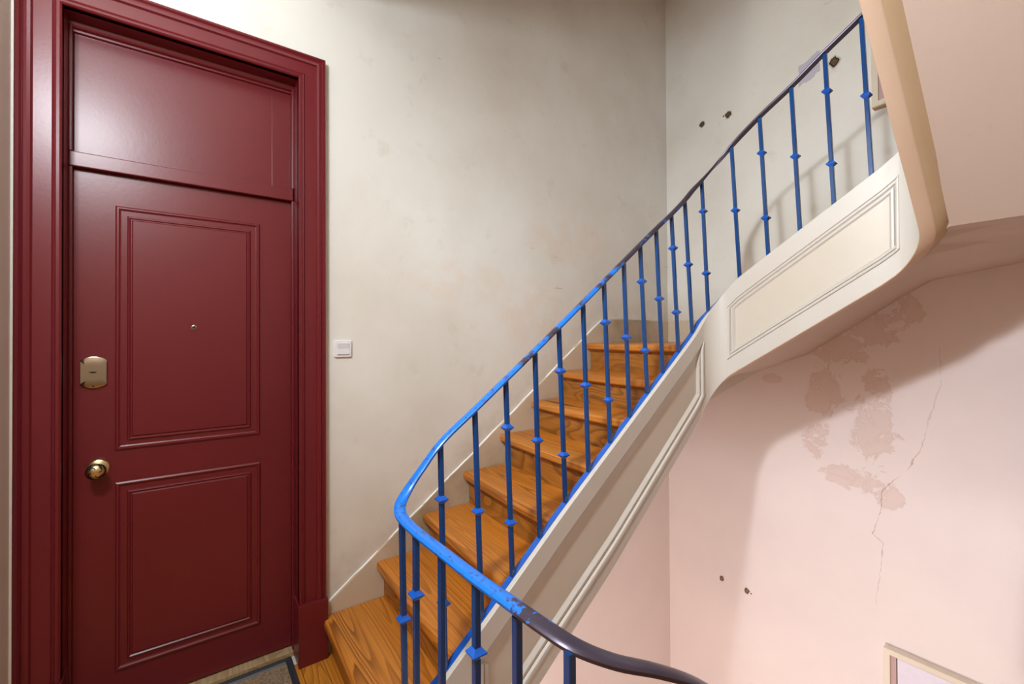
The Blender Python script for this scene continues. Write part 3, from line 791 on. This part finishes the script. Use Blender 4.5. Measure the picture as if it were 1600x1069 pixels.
# ------------------------------------------------------------------ railing
rail = tag(empty('stair_railing', (-1.33, .5, .2)), 'blue iron railing with collared bars and worn handrail following the winding stairs', 'railing')
rp = [(-.42, 2.0, -.36), (-.42, 1.5, .12), (-.425, 1.0, .60), (-.437, .82, .765), (-.452, .72, .845), (-.470, .635, .893), (-.496, .560, .925), (-.535, .515, .945), (-.60, .501, .950), (-.70, .500, .945), (-.824, .500, .938),
      (-.98, .500, .934), (-1.134, .500, .931), (-1.20, .501, .933), (-1.255, .506, .937), (-1.300, .524, .951), (-1.325, .560, .983), (-1.331, .610, 1.037), (-1.330, .673, 1.107), (-1.33, .805, 1.205), (-1.33, 1.073, 1.403), (-1.33, 1.33, 1.597), (-1.33, 1.587, 1.793),
      (-1.33, 1.823, 1.973), (-1.33, 1.947, 2.063), (-1.33, 2.062, 2.153), (-1.332, 2.13, 2.212), (-1.328, 2.20, 2.272), (-1.300, 2.25, 2.332), (-1.262, 2.278, 2.385), (-1.20, 2.290, 2.447), (-1.063, 2.290, 2.540), (-.919, 2.290, 2.623), (-.782, 2.290, 2.712), (-.648, 2.290, 2.793),
      (-.54, 2.29, 2.865), (-.47, 2.265, 2.925), (-.43, 2.21, 2.99), (-.42, 2.12, 3.08), (-.42, 1.6, 3.56), (-.42, 1.1, 4.04), (-.43, .70, 4.40)]
def catmull(P, n=6):
    P = [Vector(p) for p in P]; out = []
    for i in range(len(P)-1):
        p0 = P[max(0, i-1)]; p1 = P[i]; p2 = P[i+1]; p3 = P[min(len(P)-1, i+2)]
        # centripetal
        def tj(ti, a, b_): return ti+max((b_-a).length, 1e-6)**.5
        if i == 0: p0 = p1*2-p2
        if i == len(P)-2: p3 = p2*2-p1
        t0 = 0; t1 = tj(t0, p0, p1); t2 = tj(t1, p1, p2); t3 = tj(t2, p2, p3)
        for q in range(n):
            t = t1+(t2-t1)*q/n
            A1 = p0*((t1-t)/(t1-t0))+p1*((t-t0)/(t1-t0)); A2 = p1*((t2-t)/(t2-t1))+p2*((t-t1)/(t2-t1)); A3 = p2*((t3-t)/(t3-t2))+p3*((t-t2)/(t3-t2))
            B1 = A1*((t2-t)/(t2-t0))+A2*((t-t0)/(t2-t0)); B2 = A2*((t3-t)/(t3-t1))+A3*((t-t1)/(t3-t1))
            out.append(B1*((t2-t)/(t2-t1))+B2*((t-t1)/(t2-t1)))
    out.append(P[-1]); return out
cp = catmull(rp)
sec = [(-.016, -.004), (-.0175, -.001), (-.0175, .003), (-.014, .0062), (-.008, .008), (0, .0088), (.008, .008), (.014, .0062), (.0175, .003), (.0175, -.001), (.016, -.004)]
bm = bmesh.new(); rr = []
for i, p in enumerate(cp):
    t = (cp[min(i+1, len(cp)-1)]-cp[max(i-1, 0)]).normalized()
    side = t.cross(Vector((0, 0, 1))).normalized(); u = side.cross(t).normalized()
    rr.append([tuple(p+side*a+u*b_) for a, b_ in sec])
rings(bm, rr)
hr = link('handrail', bm, M['rail'], rail); smooth_by_angle(hr, 40); hr['label'] = 'flat blue handrail worn to dark metal in places'

HB = .0078
# collar mesh shared by all
bm = bmesh.new()
ang45 = 0
rr = []
for h, dz in ((HB, -.0125), (.0125, -.0065), (.0172, -.0015), (.0172, .0015), (.0125, .0065), (HB, .0125)):
    rr.append([(h, h, dz), (-h, h, dz), (-h, -h, dz), (h, -h, dz)])
rings(bm, rr)
bmesh.ops.recalc_face_normals(bm, faces=bm.faces)
collar_me = bpy.data.meshes.new('collar'); bm.to_mesh(collar_me); bm.free(); collar_me.materials.append(M['blue2'])
def baluster(base, top, cols):
    base = Vector(base); top = Vector(top); ax = (top-base); L = ax.length
    bm = bmesh.new(); h = HB
    rings(bm, [[(h, h, z), (-h, h, z), (-h, -h, z), (h, -h, z)] for z in (0, L)])
    bmesh.ops.bevel(bm, geom=[e for e in bm.edges if abs(e.verts[0].co.z-e.verts[1].co.z) > .1], offset=.0015, segments=1, affect='EDGES')
    bmesh.ops.recalc_face_normals(bm, faces=bm.faces)
    me = bpy.data.meshes.new('baluster'); bm.to_mesh(me); bm.free(); me.materials.append(M['blue'])
    o = bpy.data.objects.new('baluster', me); sc.collection.objects.link(o); o.parent = rail
    o.location = base-rail.location; o.rotation_euler = Vector((0, 0, 1)).rotation_difference(ax).to_euler()
    for z in cols:
        c = bpy.data.objects.new('collar', collar_me); sc.collection.objects.link(c); c.parent = o
        c.location = (0, 0, z*L/ax.z-0)
    return o
def along(base, top, zs):   # collar heights in world z -> distance above the base
    return [z-base[2] for z in zs]
DROP = .005
fl1 = [((.688, .376), (.673, 1.107), (.924, .582)), ((.830, .485), (.805, 1.201), (.852,)), ((.963, .590), (.936, 1.299), (1.127, .779)), ((1.094, .694), (1.073, 1.398), (1.061,)),
       ((1.227, .799), (1.195, 1.492), (1.319, .984)), ((1.358, .899), (1.330, 1.592), (1.254,)), ((1.492, 1.006), (1.457, 1.691), (1.517, 1.181)), ((1.621, 1.105), (1.587, 1.789), (1.453,)),
       ((1.750, 1.201), (1.702, 1.881), (1.712, 1.390)), ((1.870, 1.295), (1.823, 1.969), (1.638,)), ((2.000, 1.396), (1.947, 2.059), (1.896, 1.577)), ((2.122, 1.488), (2.062, 2.150), (1.826,))]
for (yb, zb_), (yt, zt), cs in fl1:
    b0 = (-1.332, yb, min(zb_, ztop(S1(yb)))); baluster(b0, (-1.33, yt, zt-DROP+.002), along(b0, None, cs))
fl2 = [((-1.305, 2.228, ztop(SM[3]+.055)-.004), (-1.328, 2.215, 2.285), (2.12, 1.79)), ((-1.168, 2.29, 1.752), (-1.205, 2.29, 2.440), (2.105,)), ((-1.028, 2.29, 1.845), (-1.063, 2.29, 2.535), (2.357, 2.033)),
       ((-.888, 2.29, 1.938), (-.919, 2.29, 2.618), (2.290,)), ((-.753, 2.29, 2.025), (-.782, 2.29, 2.707), (2.536, 2.210)), ((-.619, 2.29, 2.112), (-.648, 2.29, 2.788), (2.455,))]
for b0, t0, cs in fl2: baluster(b0, (t0[0], t0[1], t0[2]-DROP+.003), along(b0, None, cs))
for x, cs in ((-.535, (.775, .42)), (-.677, (.60,)), (-.824, (.781, .42)), (-.984, (.585,)), (-1.134, (.762, .42))):
    b0 = (x-.004, .502, .25); zt = .950 if x > -.6 else .936
    baluster(b0, (x, .500, zt-DROP), along(b0, None, cs))
b0 = (-1.268, .525, .262); baluster(b0, (-1.262, .512, .935), along(b0, None, (.625,)))
for i in range(5):      # flight 3, behind the beam
    y = 2.13-i*.13; zt = 3.06+(2.12-y)*.96; b0 = (-.42, y, ztop(S3(y))); baluster(b0, (-.42, y, zt), along(b0, None, (zt-.175, b0[2]+.175) if i % 2 else ((zt+b0[2])/2,)))
for i in range(6):      # flight going down
    y = .75+i*.13; zt = .60-(y-1.0)*.96-.01 if y > .9 else (.825 if y < .8 else .71); b0 = (-.42 if y > .8 else -.437, y, ztop(S3(y))-STOREY); baluster(b0, (b0[0], y, zt), along(b0, None, (zt-.175, b0[2]+.175) if i % 2 else ((zt+b0[2])/2,)))

# ------------------------------------------------------------------ boxes on the far wall
def wall_box(x0, x1, z0, z1, label):
    t = tag(empty('wall_box', ((x0+x1)/2, YB, (z0+z1)/2)), label, 'box', 'shallow white boxes on the far wall')
    yo = YB-.050
    bm = bmesh.new()
    def fr(a, c, d, e): box(bm, a, c, yo, YB-.0005, d, e, bev=.003)
    fr(x0, x0+.030, z0, z1); fr(x1-.030, x1, z0, z1); fr(x0+.029, x1-.029, z1-.030, z1); fr(x0+.029, x1-.029, z0, z0+.030)
    link('frame', bm, M['white_wood'], t)
    boxo('inner_strip', (x0+.029, x0+.055, yo+.012, yo+.03, z0+.03, z1-.03), M['mauve'], t)
    boxo('dark_gap', (x0+.055, x0+.060, yo+.010, yo+.012, z0+.03, z1-.03), M['black'], t)
    boxo('dark_gap', (x0+.055, x1-.03, yo+.010, yo+.012, z0+.03, z0+.036), M['black'], t)
    boxo('panel', (x0+.060, x1-.029, yo+.008, yo+.03, z0+.036, z1-.029), M['lilac'], t)
    boxo('bottom_edge', (x0+.001, x1-.001, yo+.004, YB-.001, z0-.004, z0), M['brownbox'], t)
    return t
wall_box(-.815, -.20, -.79, -.262, 'white framed wall box with lilac panel, low on the pink wall')
wall_box(-.838, -.20, 2.735, 3.26, 'white framed wall box half hidden behind the upper stair beam')

# ------------------------------------------------------------------ broken plug holes in the far wall
def hole(x, z, r, mat, label, sq=1.0, extra=None):
    t = tag(empty('plug_hole', (x, YB, z)), label, 'hole', 'broken fixing holes in the far wall')
    n = 14
    bm = bmesh.new(); rad = [r*(1+random.uniform(-.22, .22)) for _ in range(n)]
    def ring(s, d): return [(x+rad[i]*s*math.cos(2*PI*i/n), YB+d, z+rad[i]*s*sq*math.sin(2*PI*i/n)) for i in range(n)]
    rings(bm, [ring(1.3, -.0004), ring(1.2, -.0018), ring(1.06, -.0028), ring(.98, -.0012)], caps=False)
    smooth_by_angle(link('plaster_rim', bm, M['crater'], t), 60)
    bm = bmesh.new(); rings(bm, [ring(1.02, -.0010), ring(.8, -.0012), ring(.3, -.0014)]); link('pit', bm, M['black'], t)
    bm = bmesh.new(); rings(bm, [ring(.72, -.0013), ring(.55, -.0040), ring(.25, -.0045)]); link('plug', bm, mat, t)
    if extra:
        dx, dz, rr_ = extra; bm = bmesh.new()
        rings(bm, [[(x+dx+rr_*s*math.cos(2*PI*i/8), YB+d, z+dz+rr_*s*math.sin(2*PI*i/8)) for i in range(8)] for s, d in ((1, -.0006), (.4, -.0012))]); link('chip', bm, M['black'], t)
hole(-1.886, 3.063, .020, M['plug'], 'left of the two plug holes high on the cream far wall')
hole(-1.684, 3.058, .022, M['plug'], 'right of the two plug holes high on the cream far wall', extra=(-.036, .002, .006))
hole(-1.030, 3.110, .024, M['plug'], 'plug hole beside the lilac paint patch behind the top railing', sq=1.2)
hole(-1.762, -.308, .017, M['plugred'], 'brown plug hole low on the pink wall, the left one')
hole(-1.583, -.318, .018, M['plugred'], 'brick-coloured plug hole low on the pink wall, the right one', extra=(.03, -.006, .005))

# ------------------------------------------------------------------ bulbs on the landings
for i, dz in enumerate((-STOREY, 0, STOREY)):
    zc = LAMP[2]+dz; ceil = STOREY-.30+dz
    if i == 2: ceil = ZHI-.05
    t = tag(empty('pendant_globe', (LAMP[0], LAMP[1], ceil)), ('frosted globe lamp hanging on the storey below', 'frosted globe lamp hanging over the landing behind the frame edge', 'frosted globe lamp hanging on the storey above')[i], 'lamp', 'globe lamps over the landings')
    bm = bmesh.new(); bmesh.ops.create_uvsphere(bm, u_segments=20, v_segments=12, radius=.06)
    bmesh.ops.translate(bm, verts=bm.verts, vec=(LAMP[0], LAMP[1], zc)); link('globe', bm, M['bulb'], t, smooth=True)
    bm = bmesh.new(); bmesh.ops.create_cone(bm, segments=12, radius1=.016, radius2=.012, depth=.05, cap_ends=True); bmesh.ops.translate(bm, verts=bm.verts, vec=(LAMP[0], LAMP[1], zc+.105)); link('socket', bm, M['switch'], t)
    bm = bmesh.new(); bmesh.ops.create_cone(bm, segments=8, radius1=.003, radius2=.003, depth=ceil-zc-.125, cap_ends=True); bmesh.ops.translate(bm, verts=bm.verts, vec=(LAMP[0], LAMP[1], (ceil+zc+.125)/2)); link('cord', bm, M['switch'], t)
